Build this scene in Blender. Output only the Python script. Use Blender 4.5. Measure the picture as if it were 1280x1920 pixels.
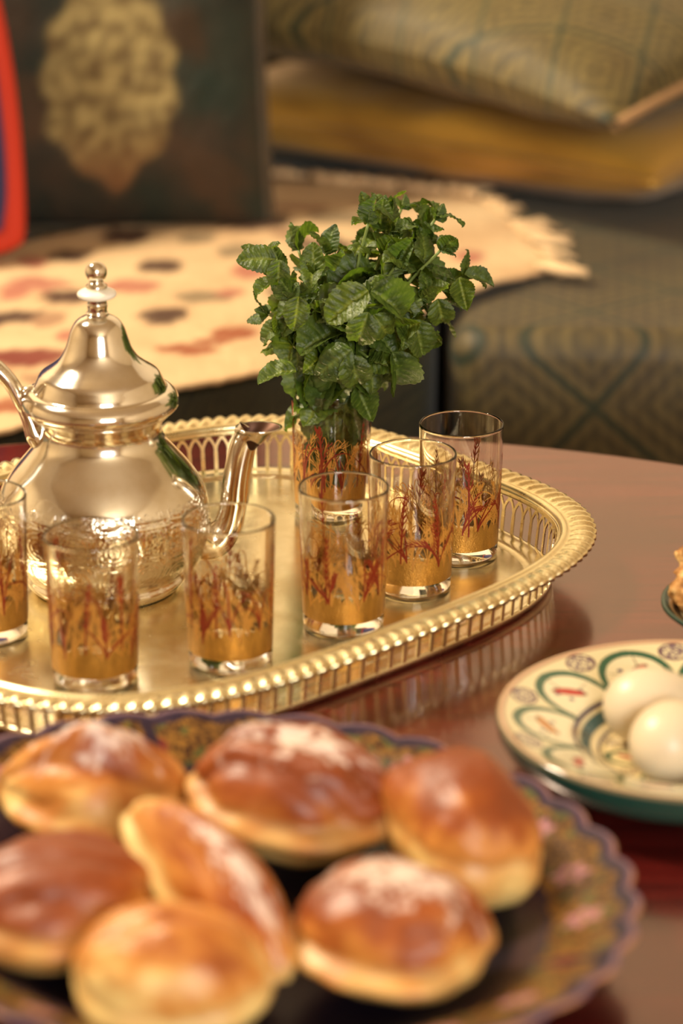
import bpy, bmesh, math, random
from math import sin, cos, pi, radians, sqrt, exp, atan2, hypot
from mathutils import Vector, Matrix, noise

for o in list(bpy.data.objects):
    bpy.data.objects.remove(o)
S = bpy.context.scene
COL = S.collection

# ------------------------------------------------------------------ camera
CAM_H, PITCH, FPX = 0.642, radians(20.2), 5000.0        # metres above the table top; focal length in pixels of the 1280x1920 frame
cam_d = bpy.data.cameras.new('camera')
cam = bpy.data.objects.new('camera', cam_d); COL.objects.link(cam)
cam.location = (0, 0, CAM_H)
cam.rotation_euler = (pi/2 - PITCH, 0, 0)
cam_d.sensor_fit = 'VERTICAL'; cam_d.sensor_height = 36.0
cam_d.lens = FPX/1920*36.0
cam_d.clip_start = 0.05; cam_d.clip_end = 50
cam_d.dof.use_dof = True
cam_d.dof.focus_distance = 1.755
cam_d.dof.aperture_fstop = 3.8
S.camera = cam

# ------------------------------------------------------------------ world, lights, exposure
w = bpy.data.worlds.new('world'); S.world = w; w.use_nodes = True
bgn = w.node_tree.nodes['Background']
bgn.inputs[0].default_value = (0.75, 0.85, 1.0, 1)
bgn.inputs[1].default_value = 1.0

def area(name, loc, target, sx, sy, power, col):
    l = bpy.data.lights.new(name, 'AREA'); l.shape = 'RECTANGLE'; l.size = sx; l.size_y = sy
    l.energy = power; l.color = col
    o = bpy.data.objects.new(name, l); COL.objects.link(o)
    o.location = loc
    o.rotation_euler = (Vector(target)-Vector(loc)).to_track_quat('-Z', 'Y').to_euler()
    return o
WX0, WX1, WZ0, WZ1, WY = 0.25, 1.55, 0.60, 1.95, -2.0       # window opening in the front wall behind the camera
area('window_daylight', ((WX0+WX1)/2, WY-0.12, (WZ0+WZ1)/2), ((WX0+WX1)/2, 1.0, (WZ0+WZ1)/2-0.5), WX1-WX0, WZ1-WZ0, 104, (1.0, 0.96, 0.88))
area('ceiling_lamp', (-1.45, 2.15, 2.05), (-0.6, 2.0, 0), 0.40, 0.40, 74, (1.0, 0.86, 0.62))
S.view_settings.view_transform = 'Standard'
S.view_settings.look = 'None'
S.view_settings.exposure = 0.5
S.view_settings.gamma = 1.0
S.view_settings.use_curve_mapping = False
S.cycles.use_denoising = True
S.cycles.sample_clamp_indirect = 6.0
S.cycles.max_bounces = 14; S.cycles.transmission_bounces = 14; S.cycles.glossy_bounces = 5
S.cycles.diffuse_bounces = 3; S.cycles.transparent_max_bounces = 16

# ------------------------------------------------------------------ helpers
def ray(px, py):
    u = (px-640)/FPX; v = (py-960)/FPX
    return Vector((u, cos(PITCH)-v*sin(PITCH), -sin(PITCH)-v*cos(PITCH)))
def on_z(px, py, z):
    d = ray(px, py); t = (z-CAM_H)/d.z
    return Vector((d.x*t, d.y*t, z))
def on_y(px, py, y):
    d = ray(px, py); t = y/d.y
    return Vector((d.x*t, y, CAM_H+d.z*t))
def lin(c):
    return tuple((x/255/12.92) if x/255 <= 0.04045 else ((x/255+0.055)/1.055)**2.4 for x in c)
def mixc(a, b, t):
    t = max(0.0, min(1.0, t)); return tuple(a[i]*(1-t)+b[i]*t for i in range(3))
def sstep(a, b, x):
    if a == b: return 1.0 if x > a else 0.0
    t = max(0.0, min(1.0, (x-a)/(b-a))); return t*t*(3-2*t)
def nz(x, y=0, z=0): return noise.noise(Vector((x, y, z)))
def fbm(x, y=0, z=0, o=3): return noise.fractal(Vector((x, y, z)), 1.0, 2.0, o)

def mesh(name, verts, faces, mat=None, parent=None, smooth=True, cols=None):
    me = bpy.data.meshes.new(name)
    me.from_pydata([tuple(v) for v in verts], [], faces)
    if cols is not None:
        a = me.color_attributes.new('Col', 'FLOAT_COLOR', 'POINT')
        flat = []
        for c in cols: flat += [c[0], c[1], c[2], 1.0]
        a.data.foreach_set('color', flat)
    if smooth: me.polygons.foreach_set('use_smooth', [True]*len(me.polygons))
    if mat: me.materials.append(mat)
    me.update()
    o = bpy.data.objects.new(name, me); COL.objects.link(o)
    if parent: o.parent = parent
    return o
def empty(name, loc, rz=0):
    o = bpy.data.objects.new(name, None); COL.objects.link(o)
    o.location = loc; o.rotation_euler = (0, 0, rz); o.empty_display_size = 0.02
    return o
def tag(o, label=None, cat=None, group=None, kind=None):
    if label: o['label'] = label
    if cat: o['category'] = cat
    if group: o['group'] = group
    if kind: o['kind'] = kind
    return o
def modify(o, kind, **k):
    m = o.modifiers.new(kind.lower(), kind)
    for a, b in k.items(): setattr(m, a, b)
    return m
def catmull(pts, n):
    out = []
    P = [Vector(p) for p in pts]; P = [P[0]*2-P[1]] + P + [P[-1]*2-P[-2]]
    for i in range(1, len(P)-2):
        for k in range(n):
            t = k/n
            out.append(0.5*((2*P[i]) + (P[i+1]-P[i-1])*t + (2*P[i-1]-5*P[i]+4*P[i+1]-P[i+2])*t*t + (3*P[i]-P[i-1]-3*P[i+1]+P[i+2])*t**3))
    out.append(P[-2]); return out
def lathe(prof, seg=96, closed=False):
    """prof: list of (r, z)"""
    V, F = [], []; n = len(prof)
    for r, z in prof:
        for k in range(seg):
            a = 2*pi*k/seg; V.append((r*cos(a), r*sin(a), z))
    rng = n if closed else n-1
    for i in range(rng):
        j = (i+1) % n
        for k in range(seg):
            l = (k+1) % seg
            F.append((i*seg+k, i*seg+l, j*seg+l, j*seg+k))
    return V, F
def tube(path, radii, seg=12, cap=True, squash=None):
    V, F = [], []; n = len(path)
    if not hasattr(radii, '__len__'): radii = [radii]*n
    up = Vector((0, 0, 1)); prev = None
    for i, p in enumerate(path):
        p = Vector(p)
        t = (Vector(path[min(i+1, n-1)])-Vector(path[max(i-1, 0)])).normalized()
        if prev is None:
            a = t.cross(up)
            if a.length < 1e-3: a = t.cross(Vector((0, 1, 0)))
            a.normalize()
        else:
            a = (prev - t*prev.dot(t)).normalized()
        prev = a; b = t.cross(a)
        r = radii[i]; ra, rb = (r, r) if not hasattr(r, '__len__') else r
        for k in range(seg):
            th = 2*pi*k/seg
            V.append(p + a*(cos(th)*ra) + b*(sin(th)*rb))
    for i in range(n-1):
        for k in range(seg):
            l = (k+1) % seg
            F.append((i*seg+k, i*seg+l, (i+1)*seg+l, (i+1)*seg+k))
    if cap:
        F.append(tuple(range(seg))[::-1]); F.append(tuple((n-1)*seg+k for k in range(seg)))
    return V, F
def join(*parts):
    V, F = [], []
    for v, f in parts:
        b = len(V); V += list(v); F += [tuple(i+b for i in q) for q in f]
    return V, F
def smoothprof(pts, n=6):
    return [(max(p.x, 0.0), p.y) for p in catmull([Vector((a, b, 0)) for a, b in pts], n)]

# ------------------------------------------------------------------ node materials
class NM:
    def __init__(s, name):
        s.m = bpy.data.materials.new(name); s.m.use_nodes = True
        s.t = s.m.node_tree; s.n = s.t.nodes; s.l = s.t.links
        s.b = s.n['Principled BSDF']; s.out = s.n['Material Output']
    def node(s, typ, ins=None, **k):
        x = s.n.new(typ)
        for a, b in k.items(): setattr(x, a, b)
        for a, b in (ins or {}).items():
            if hasattr(b, 'is_output'): s.l.new(b, x.inputs[a])
            else: x.inputs[a].default_value = b
        return x
    def put(s, inp, v):
        if hasattr(v, 'is_output'): s.l.new(v, s.b.inputs[inp])
        else: s.b.inputs[inp].default_value = v
        return s
    def math(s, op, a, b=0.0, c=0.0):
        x = s.node('ShaderNodeMath', operation=op)
        for i, v in enumerate((a, b, c)):
            if hasattr(v, 'is_output'): s.l.new(v, x.inputs[i])
            elif i < len(x.inputs): x.inputs[i].default_value = v
        return x.outputs[0]
    def ramp(s, fac, stops, mode='LINEAR'):
        x = s.node('ShaderNodeValToRGB'); s.l.new(fac, x.inputs[0]); r = x.color_ramp; r.interpolation = mode
        while len(r.elements) < len(stops): r.elements.new(0.5)
        for e, (p, c) in zip(r.elements, stops):
            e.position = p; e.color = (*c, 1) if len(c) == 3 else c
        return x.outputs[0]
    def mix(s, fac, a, b, mode='MIX'):
        x = s.node('ShaderNodeMix', data_type='RGBA', blend_type=mode)
        for i, v in ((0, fac), (6, a), (7, b)):
            if hasattr(v, 'is_output'): s.l.new(v, x.inputs[i])
            else: x.inputs[i].default_value = ((*v, 1) if (i > 0 and len(v) == 3) else v)
        return x.outputs[2]
    def noise(s, scale, detail=4, rough=0.5, vec=None, dist=0.0):
        x = s.node('ShaderNodeTexNoise', {'Scale': scale, 'Detail': detail, 'Roughness': rough, 'Distortion': dist})
        if vec is not None: s.l.new(vec, x.inputs['Vector'])
        return x.outputs['Fac']
    def obj(s): return s.node('ShaderNodeTexCoord').outputs['Object']
    def mapping(s, vec, scale=(1, 1, 1), rot=(0, 0, 0), loc=(0, 0, 0)):
        x = s.node('ShaderNodeMapping', {'Scale': scale, 'Rotation': rot, 'Location': loc}); s.l.new(vec, x.inputs[0]); return x.outputs[0]
    def sep(s, vec):
        x = s.node('ShaderNodeSeparateXYZ'); s.l.new(vec, x.inputs[0]); return x.outputs
    def bump(s, h, strength=0.3, dist=0.001, normal=None):
        x = s.node('ShaderNodeBump', {'Strength': strength, 'Distance': dist}); s.l.new(h, x.inputs['Height'])
        if normal is not None: s.l.new(normal, x.inputs['Normal'])
        s.l.new(x.outputs[0], s.b.inputs['Normal']); return x.outputs[0]
    def attr(s, name='Col'):
        return s.node('ShaderNodeVertexColor', layer_name=name).outputs['Color']

def simple(name, rgb, rough=0.5, metal=0.0, **k):
    a = NM(name); a.put('Base Color', (*lin(rgb), 1)).put('Roughness', rough).put('Metallic', metal)
    for q, v in k.items(): a.put(q, v)
    return a.m

def mat_wood():
    a = NM('mahogany_lacquer'); v = a.obj()
    g = a.noise(3.0, 5, 0.6, a.mapping(v, (3, 40, 3)), 0.4)
    fine = a.noise(8.0, 4, 0.6, a.mapping(v, (8, 160, 8)))
    c = a.ramp(g, [(0.3, lin((50, 12, 12))), (0.55, lin((80, 22, 20))), (0.75, lin((100, 34, 28)))])
    a.put('Base Color', c)
    sc = a.noise(30, 3, 0.6, v)
    a.put('Roughness', a.math('ADD', a.math('MULTIPLY', sc, 0.10), 0.15))
    a.put('IOR', 1.7).put('Coat Weight', 0.8).put('Coat Roughness', 0.14).put('Coat IOR', 1.6).put('Coat Tint', (1.0, 0.74, 0.68, 1)).put('Specular Tint', (1.0, 0.80, 0.76, 1))
    a.bump(fine, 0.10, 0.0006)
    return a.m
ENG0, ENG1 = 0.016, 0.070          # heights of the chased girdle on the belly of the pot
def mat_metal(name, rgb, rough=0.16, kind='plain'):
    a = NM(name); v = a.obj()
    tarn = a.noise(28, 5, 0.62, v)
    a.put('Base Color', a.mix(a.math('MULTIPLY', a.math('SUBTRACT', tarn, 0.42), 1.6), (*lin(rgb), 1), (*lin(tuple(int(c*k) for c, k in zip(rgb, (0.84, 0.76, 0.62)))), 1)))
    a.put('Metallic', 1.0)
    sm = a.noise(60, 3, 0.5, v)
    a.put('Roughness', a.math('ADD', a.math('MULTIPLY', sm, rough*0.9), rough*0.55))
    if kind == 'plain':
        a.bump(a.noise(140, 2, 0.5, v), 0.06, 0.0006)
    if kind == 'engraved_body':
        # a girdle of chased interlaced straps and florets between two heights of the belly
        s = a.sep(v); ang = a.math('ARCTAN2', s[1], s[0]); z = s[2]
        cb = a.node('ShaderNodeCombineXYZ'); a.l.new(a.math('MULTIPLY', ang, 0.062), cb.inputs[0]); a.l.new(z, cb.inputs[1])
        v1 = a.node('ShaderNodeTexVoronoi', {'Scale': 44.0, 'Randomness': 0.35}, feature='DISTANCE_TO_EDGE'); a.l.new(cb.outputs[0], v1.inputs['Vector'])
        e = v1.outputs['Distance']
        st = a.math('SUBTRACT', 1.0, a.math('MINIMUM', a.math('MULTIPLY', a.math('ABSOLUTE', a.math('SUBTRACT', e, 0.10)), 22), 1.0))
        vor = a.node('ShaderNodeTexVoronoi', {'Scale': 430.0, 'Randomness': 0.5}, feature='F1'); a.l.new(cb.outputs[0], vor.inputs['Vector'])
        v2 = a.node('ShaderNodeTexVoronoi', {'Scale': 44.0, 'Randomness': 0.35}, feature='F1'); a.l.new(cb.outputs[0], v2.inputs['Vector'])
        flor = a.math('MULTIPLY', a.math('PINGPONG', a.math('MULTIPLY', v2.outputs['Distance'], 8.0), 0.5), 1.1)
        h = a.math('ADD', st, a.math('ADD', a.math('MULTIPLY', vor.outputs['Distance'], 0.7), flor))
        mask = a.math('MULTIPLY', a.math('GREATER_THAN', z, ENG0), a.math('LESS_THAN', a.math('ADD', z, a.math('MULTIPLY', a.math('PINGPONG', a.math('MULTIPLY', ang, 48/(2*pi)), 0.5), 0.006)), ENG1))
        h2 = a.math('ADD', a.math('MULTIPLY', h, mask), a.math('MULTIPLY', a.noise(90, 2, 0.5, v), 0.10))
        a.bump(h2, 0.35, 0.0009)
    if kind == 'engraved_floor':
        s = a.sep(v)
        def cell(x, n): return a.math('PINGPONG', a.math('MULTIPLY', x, n), 0.5)
        r1 = a.math('ADD', s[0], s[1]); r2 = a.math('SUBTRACT', s[0], s[1])
        m = a.math('MAXIMUM', cell(r1, 38), cell(r2, 38)); m2 = a.math('MINIMUM', cell(s[0], 52), cell(s[1], 52))
        k1 = a.math('GREATER_THAN', a.math('PINGPONG', a.math('MULTIPLY', m, 4), 0.5), 0.38)
        k2 = a.math('LESS_THAN', m2, 0.05)
        b1 = a.noise(14, 1, 0.5, v)
        h = a.math('MULTIPLY', a.math('MAXIMUM', k1, k2), a.math('GREATER_THAN', b1, 0.40))
        a.bump(a.math('ADD', h, a.math('MULTIPLY', a.noise(40, 2, 0.5, v), 0.6)), 0.35, 0.0006)
    return a.m
def mat_glass(name='clear_glass'):
    a = NM(name)
    a.put('Base Color', (0.985, 0.97, 0.945, 1)).put('Roughness', 0.0).put('IOR', 1.47).put('Transmission Weight', 1.0)
    return a.m
def mat_print(name, rgb, metal, rough, lo, hi, alpha_noise=True, transl=None):
    a = NM(name); v = a.obj()
    n = a.noise(220, 3, 0.6, a.mapping(v, (1, 1, 0.35)))
    a.put('Base Color', a.mix(n, (*lin(lo), 1), (*lin(hi), 1)))
    a.put('Metallic', metal).put('Roughness', rough)
    if transl:
        tr = a.node('ShaderNodeBsdfTranslucent', {'Color': (*lin(transl), 1)})
        mx = a.node('ShaderNodeMixShader', {'Fac': 0.28})
        a.l.new(a.b.outputs[0], mx.inputs[1]); a.l.new(tr.outputs[0], mx.inputs[2]); a.l.new(mx.outputs[0], a.out.inputs[0])
    a.bump(a.math('ADD', n, a.noise(900, 2, 0.5, v)), 0.8, 0.0005)
    return a.m
def mat_vcol(name, rough=0.5, bump=None, **k):
    a = NM(name); a.put('Base Color', a.attr()).put('Roughness', rough)
    if bump:
        v = a.obj(); a.bump(a.noise(bump[0], 4, 0.6, v), bump[1], bump[2])
    for q, v_ in k.items(): a.put(q, v_)
    return a.m
def mat_leaf():
    a = NM('mint_leaf'); c = a.attr(); r = a.node('ShaderNodeObjectInfo').outputs['Random']
    c2 = a.mix(a.math('MULTIPLY', r, 0.9), c, a.mix(1.0, c, (1.75, 1.45, 0.9, 1), 'MULTIPLY'))
    a.put('Base Color', c2).put('Roughness', 0.38).put('Specular IOR Level', 0.5)
    tr = a.node('ShaderNodeBsdfTranslucent'); a.l.new(a.mix(1.0, c2, (1.9, 2.1, 0.7, 1), 'MULTIPLY'), tr.inputs[0])
    mx = a.node('ShaderNodeMixShader', {'Fac': 0.28})
    a.l.new(a.b.outputs[0], mx.inputs[1]); a.l.new(tr.outputs[0], mx.inputs[2]); a.l.new(mx.outputs[0], a.out.inputs[0])
    a.bump(a.noise(16, 4, 0.6, a.obj()), 0.5, 0.0012)
    return a.m
def mat_brocade(name, base, gold, line, scale=7.0, rot=pi/4, fold=False, sheen=0.25):
    """woven lattice of nested diamonds; fold=True carries the cloth over a front edge"""
    a = NM(name); v = a.obj()
    if fold:
        q = a.sep(v); cx = a.node('ShaderNodeCombineXYZ'); a.l.new(q[0], cx.inputs[0])
        a.l.new(a.math('SUBTRACT', q[1], q[2]), cx.inputs[1]); vv = cx.outputs[0]
    else: vv = v
    m = a.mapping(vv, (scale, scale, scale), (0, 0, rot)); s = a.sep(m)
    wob = a.math('MULTIPLY', a.math('SUBTRACT', a.noise(scale*0.8, 2, 0.5, vv), 0.5), 0.03)
    fx = a.math('PINGPONG', a.math('ADD', s[0], wob), 0.5); fy = a.math('PINGPONG', a.math('SUBTRACT', s[1], wob), 0.5)
    d = a.math('MINIMUM', fx, fy)
    ln = a.math('LESS_THAN', d, 0.028)
    ring = a.math('GREATER_THAN', a.math('PINGPONG', a.math('MULTIPLY', d, 7.0), 0.5), 0.26)
    key = a.math('GREATER_THAN', a.math('PINGPONG', a.math('MULTIPLY', a.math('ADD', s[0], s[1]), 6.0), 0.5), 0.22)
    n1 = a.noise(scale*9, 4, 0.6, vv); n2 = a.noise(scale*1.1, 2, 0.5, vv)
    pat = a.math('MULTIPLY', a.math('ADD', a.math('MULTIPLY', ring, 0.65), a.math('MULTIPLY', key, 0.35)), a.math('ADD', 0.10, a.math('MULTIPLY', n1, 0.9)))
    body = a.mix(pat, (*lin(base), 1), (*lin(gold), 1))
    body = a.mix(a.math('MULTIPLY', ln, 0.85), body, (*lin(line), 1))
    body = a.mix(a.math('MULTIPLY', a.math('SUBTRACT', n2, 0.42), 2.0), body, a.mix(1.0, body, (0.62, 0.52, 0.42, 1), 'MULTIPLY'))
    a.put('Base Color', body).put('Roughness', 0.6).put('Sheen Weight', sheen*0.4)
    a.bump(a.math('ADD', pat, a.math('MULTIPLY', n1, 0.6)), 0.5, 0.002)
    return a.m
def mat_satin():
    a = NM('gold_satin'); v = a.obj()
    n = a.noise(5, 3, 0.5, a.mapping(v, (1, 1, 3)))
    a.put('Base Color', a.ramp(n, [(0.3, lin((140, 98, 30))), (0.6, lin((204, 156, 62)))])).put('Roughness', 0.42)
    a.put('Sheen Weight', 0.2).put('Metallic', 0.25)
    a.bump(a.noise(9, 2, 0.5, v), 0.3, 0.01)
    return a.m

M = dict(
    wood=mat_wood(), dark_wood=simple('dark_wood', (58, 28, 20), 0.4),
    silver=mat_metal('silver_plate', (240, 236, 226), 0.12), silver_eng=mat_metal('silver_chased', (240, 236, 224), 0.14, 'engraved_body'),
    tray=mat_metal('tray_plate', (252, 240, 196), 0.30), tray_floor=mat_metal('tray_engraved', (250, 240, 206), 0.24, 'engraved_floor'),
    glass=mat_glass(), gold=mat_print('gold_print', None, 0.55, 0.32, (122, 84, 28), (206, 152, 66)),
    amber=mat_print('amber_print', None, 0.15, 0.4, (180, 118, 40), (226, 168, 78), transl=(220, 150, 60)),
    red=mat_print('red_print', None, 0.1, 0.35, (112, 26, 12), (160, 56, 24), transl=(170, 60, 24)),
    ivory=simple('ivory', (240, 232, 215), 0.3),
    leaf=mat_leaf(), stem=simple('mint_stem', (116, 130, 62), 0.5),
    side_plaster=simple('ochre_plaster', (212, 192, 160), 0.9), plaster=simple('wall_plaster', (236, 218, 188), 0.9), floor=simple('floor_tile', (120, 84, 62), 0.5),
    egg=None,
)

# ------------------------------------------------------------------ structure: floor and walls
def box(x0, y0, z0, x1, y1, z1):
    V = [(x0,y0,z0),(x1,y0,z0),(x1,y1,z0),(x0,y1,z0),(x0,y0,z1),(x1,y0,z1),(x1,y1,z1),(x0,y1,z1)]
    return V, [(0,3,2,1),(4,5,6,7),(0,1,5,4),(1,2,6,5),(2,3,7,6),(3,0,4,7)]
FZ = -0.46
def slab(name, *b, mat):
    V, F = box(*b); return tag(mesh(name, V, F, mat, smooth=False), kind='structure')
slab('floor', -2.6, -2.0, FZ-0.1, 2.6, 3.5, FZ, mat=M['floor'])
slab('wall_back', -2.6, 3.5, FZ, 2.6, 3.6, 2.3, mat=M['plaster'])
slab('wall_left', -2.7, -2.1, FZ, -2.6, 3.6, 2.3, mat=M['side_plaster'])
slab('wall_right', 2.6, -2.1, FZ, 2.7, 3.6, 2.3, mat=M['side_plaster'])
slab('ceiling', -2.7, -2.1, 2.3, 2.7, 3.6, 2.4, mat=M['side_plaster'])
fw = [box(-2.6, WY-0.1, FZ, WX0, WY, 2.3), box(WX1, WY-0.1, FZ, 2.6, WY, 2.3), box(WX0, WY-0.1, FZ, WX1, WY, WZ0), box(WX0, WY-0.1, WZ1, WX1, WY, 2.3)]
V, F = join(*fw); tag(mesh('wall_front', V, F, M['side_plaster'], smooth=False), kind='structure')
wx = (WX0+WX1)/2
V, F = join(box(WX0, WY-0.06, WZ0, WX0+0.05, WY-0.02, WZ1), box(WX1-0.05, WY-0.06, WZ0, WX1, WY-0.02, WZ1), box(WX0, WY-0.06, WZ0, WX1, WY-0.02, WZ0+0.05), box(WX0, WY-0.06, WZ1-0.05, WX1, WY-0.02, WZ1),
            box(wx-0.04, WY-0.06, WZ0, wx+0.04, WY-0.02, WZ1), box(WX0, WY-0.06, 1.26, WX1, WY-0.02, 1.30))
tag(mesh('window_1', V, F, M['dark_wood'], smooth=False), kind='structure')

# ------------------------------------------------------------------ table
TCX, TCY, TR = -0.06, 1.225, 0.705
tb = empty('table', (TCX, TCY, FZ))
tag(tb, 'round dark red lacquered wooden table carrying the tea tray and plates', 'table')
prof = [(0, -0.035), (TR-0.02, -0.035), (TR-0.006, -0.032), (TR, -0.022), (TR, -0.012), (TR-0.004, -0.003), (TR-0.014, 0.0), (TR-0.05, 0.0), (0, 0)]
V, F = lathe(prof, 160)
V = [(x, y, z-FZ) for x, y, z in V]
mesh('tabletop', V, F, M['wood'], tb, smooth=False)
V, F = lathe(smoothprof([(0.25, 0.0), (0.26, 0.03), (0.12, 0.06), (0.07, 0.12), (0.09, 0.22), (0.06, 0.32), (0.14, 0.40), (0.2, 0.425)], 5), 48)
mesh('pedestal', V, F, M['dark_wood'], tb)

# ------------------------------------------------------------------ sofa benches, rug and cushions
def slab_poly(poly, z0, z1, r, sub=5):
    """soft edged slab: polygon in plan with rounded corners and edges"""
    bm = bmesh.new(); lo = [bm.verts.new((x, y, z0)) for x, y in poly]; hi = [bm.verts.new((x, y, z1)) for x, y in poly]; n = len(poly)
    bm.faces.new(hi); bm.faces.new(lo[::-1])
    for i in range(n): bm.faces.new((lo[i], lo[(i+1) % n], hi[(i+1) % n], hi[i]))
    bmesh.ops.recalc_face_normals(bm, faces=bm.faces[:])
    bmesh.ops.bevel(bm, geom=[e for e in bm.edges if abs(e.verts[0].co.z-e.verts[1].co.z) > 0.01], offset=0.03, segments=4, profile=0.5, affect='EDGES')
    bmesh.ops.bevel(bm, geom=[e for e in bm.edges if abs(e.verts[0].co.z-z1) < 1e-5 and abs(e.verts[1].co.z-z1) < 1e-5], offset=r, segments=sub, profile=0.5, affect='EDGES', clamp_overlap=True)
    bm.verts.index_update(); V = [tuple(v.co) for v in bm.verts]; F = [tuple(v.index for v in f.verts) for f in bm.faces]; bm.free()
    return V, F
SEAT = -0.035
M['broc'] = mat_brocade('green_gold_brocade', (66, 56, 24), (138, 118, 62), (28, 44, 24), 12.0, pi/4+0.35)
M['broc_face'] = mat_brocade('green_gold_brocade_upholstery', (60, 50, 24), (104, 88, 46), (28, 40, 20), 9.0, pi/4+0.1, True)
M['dark_green'] = mat_brocade('dark_green_damask', (38, 42, 26), (66, 62, 38), (26, 32, 22), 14.0, pi/4, True)
a = empty('sofa', (0.62, 2.7, FZ)); tag(a, 'olive and gold brocade sofa bench with lattice pattern behind the table right', 'sofa')
def local(V, o): return [(v[0]-o.location.x, v[1]-o.location.y, v[2]-o.location.z) for v in V]
def worldgeo(name, VF, mat, parent, **k):
    V, F = VF
    return mesh(name, local(V, parent) if parent else V, F, mat, parent, **k)
worldgeo('mattress', slab_poly([(0.098, 2.31), (1.25, 2.26), (1.3, 3.47), (0.098, 3.47)], -0.26, SEAT, 0.09, 10), M['broc_face'], a)
worldgeo('plinth', box(0.13, 2.36, FZ, 1.22, 3.18, -0.255), M['dark_wood'], a, smooth=False)
b = empty('sofa', (-0.3, 2.5, FZ)); tag(b, 'dark green damask sofa bench under the cream patterned rug', 'sofa')
worldgeo('mattress', slab_poly([(-1.1, 1.40), (-0.26, 2.03), (-0.13, 2.135), (-0.02, 2.215), (0.088, 2.35), (0.088, 3.47), (-1.1, 3.47)], -0.26, SEAT, 0.03), M['dark_green'], b)
worldgeo('plinth', box(-1.05, 2.4, FZ, 0.05, 3.18, -0.255), M['dark_wood'], b, smooth=False)

worldgeo('backrest', slab_poly([(0.10, 3.30), (1.25, 3.30), (1.25, 3.485), (0.10, 3.485)], SEAT, 0.13, 0.04, 6), M['dark_green'], a)
worldgeo('backrest', slab_poly([(-1.05, 3.30), (0.09, 3.30), (0.09, 3.485), (-1.05, 3.485)], SEAT, 0.13, 0.04, 6), M['dark_green'], b)

# rug: cream wool with dark red and brown motifs
def rug():
    zr = SEAT+0.006
    Fp = [(-420, 935), (-200, 880), (0, 822), (160, 785), (340, 740), (450, 715), (560, 690), (680, 645), (800, 592), (900, 552), (980, 526), (1035, 512)]
    Bp = [(-420, 560), (-200, 520), (0, 472), (100, 452), (220, 432), (330, 412), (430, 392), (490, 345), (620, 352), (760, 366), (890, 382), (980, 448)]
    Fw = catmull([on_z(x, y, zr) for x, y in Fp], 14); Bw = catmull([on_z(x, y, zr) for x, y in Bp], 14)
    n = len(Fw); mrow = 70
    spots = [(300,515,36,13,0),(305,605,38,13,0),(130,490,36,12,0),(128,570,40,12,0),(240,452,46,13,0),(345,402,40,12,1),(480,428,60,14,0),(30,604,50,12,0),
             (40,683,75,17,1),(450,482,40,13,2),(385,570,45,13,2),(372,455,30,10,2),(350,668,46,12,3),(440,632,38,12,3),(400,650,30,8,3),(240,552,46,14,4),(70,545,50,14,4),
             (30,560,26,14,4),(470,520,30,11,4),(150,640,40,12,4),(560,400,50,9,5),(640,420,60,10,2),(160,425,40,9,1),(60,500,26,10,4),(610,470,50,12,0),(880,490,24,9,4),
             (560,560,50,14,0),(650,610,40,12,3),(-80,620,60,16,0),(-60,720,70,16,3),(10,770,46,14,3),(700,520,50,12,1),(90,610,30,10,5),(430,560,22,8,4),(545,450,40,8,5),(470,390,40,7,2),(100,720,50,9,5)]
    sc = []
    cl = [lin((54, 20, 14)), lin((112, 24, 20)), lin((132, 112, 84)), lin((146, 74, 44)), lin((170, 104, 84)), lin((156, 118, 88))]
    for x, y, wx, wy, k in spots:
        p = on_z(x, y, zr); r = on_z(x+wx, y, zr).x-p.x; d = on_z(x, y-wy, zr).y-p.y
        sc.append((p.x, p.y, r, d, cl[k]))
    base = lin((212, 180, 138)); V, C = [], []
    for i in range(n):
        for j in range(mrow+1):
            t = j/mrow; p = Fw[i].lerp(Bw[i], t)
            h = 0.004*fbm(p.x*9, p.y*9, 1.0)+0.0016*nz(p.x*120, p.y*120)
            V.append((p.x, p.y, zr+0.006+h))
            c = mixc(base, lin((180, 138, 98)), 0.5*(fbm(p.x*12, p.y*12)+0.3))
            for sx, sy, r, d, cc in sc:
                jx = 0.25*nz(p.x*60, p.y*60, 3)
                q = hypot((p.x-sx)/(r*1.25), (p.y-sy)/(d*1.1))+1.6*jx
                if q < 1.2: c = mixc(c, cc, 0.92*sstep(1.2, 0.7, q))
            C.append(c)
    F = [(i*(mrow+1)+j, (i+1)*(mrow+1)+j, (i+1)*(mrow+1)+j+1, i*(mrow+1)+j+1) for i in range(n-1) for j in range(mrow)]
    r = empty('rug', (0, 2.4, SEAT)); tag(r, 'cream wool rug with dark red and brown motifs and a fringed end, over the sofa', 'rug')
    o = mesh('woven_field', local(V, r), F, mat_vcol('rug_wool', 0.95, (300, 0.5, 0.002)), r, cols=C)
    modify(o, 'SOLIDIFY', thickness=0.004, offset=-1)
    # fringe of knotted wool strands round the far right end
    random.seed(5); parts = []
    edge = Bw[-62:] + [Fw[-1].lerp(Bw[-1], t) for t in (0.8, 0.6, 0.4, 0.2)] + Fw[-8:][::-1]
    cen = on_z(800, 480, zr)
    for k in range(110):
        t = random.random()*(len(edge)-1.001); i = int(t); p = edge[i].lerp(edge[i+1], t-i)
        d = (p-cen); d.z = 0; d.normalize(); d = Matrix.Rotation(random.uniform(-0.5, 0.5), 3, 'Z') @ d
        L = random.uniform(0.025, 0.05)
        pts = [p+d*(L*s)+Vector((random.uniform(-.003, .003), random.uniform(-.003, .003), 0.008+0.004*random.random()-0.004*s)) for s in (-0.1, 0.3, 0.65, 1.0)]
        parts.append(tube(pts, [0.0032, 0.0036, 0.0034, 0.002], 5))
    V, F = join(*parts)
    tag(mesh('fringe', local(V, r), F, simple('wool_fringe', (224, 190, 146), 0.95), r), kind='stuff')
rug()

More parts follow.
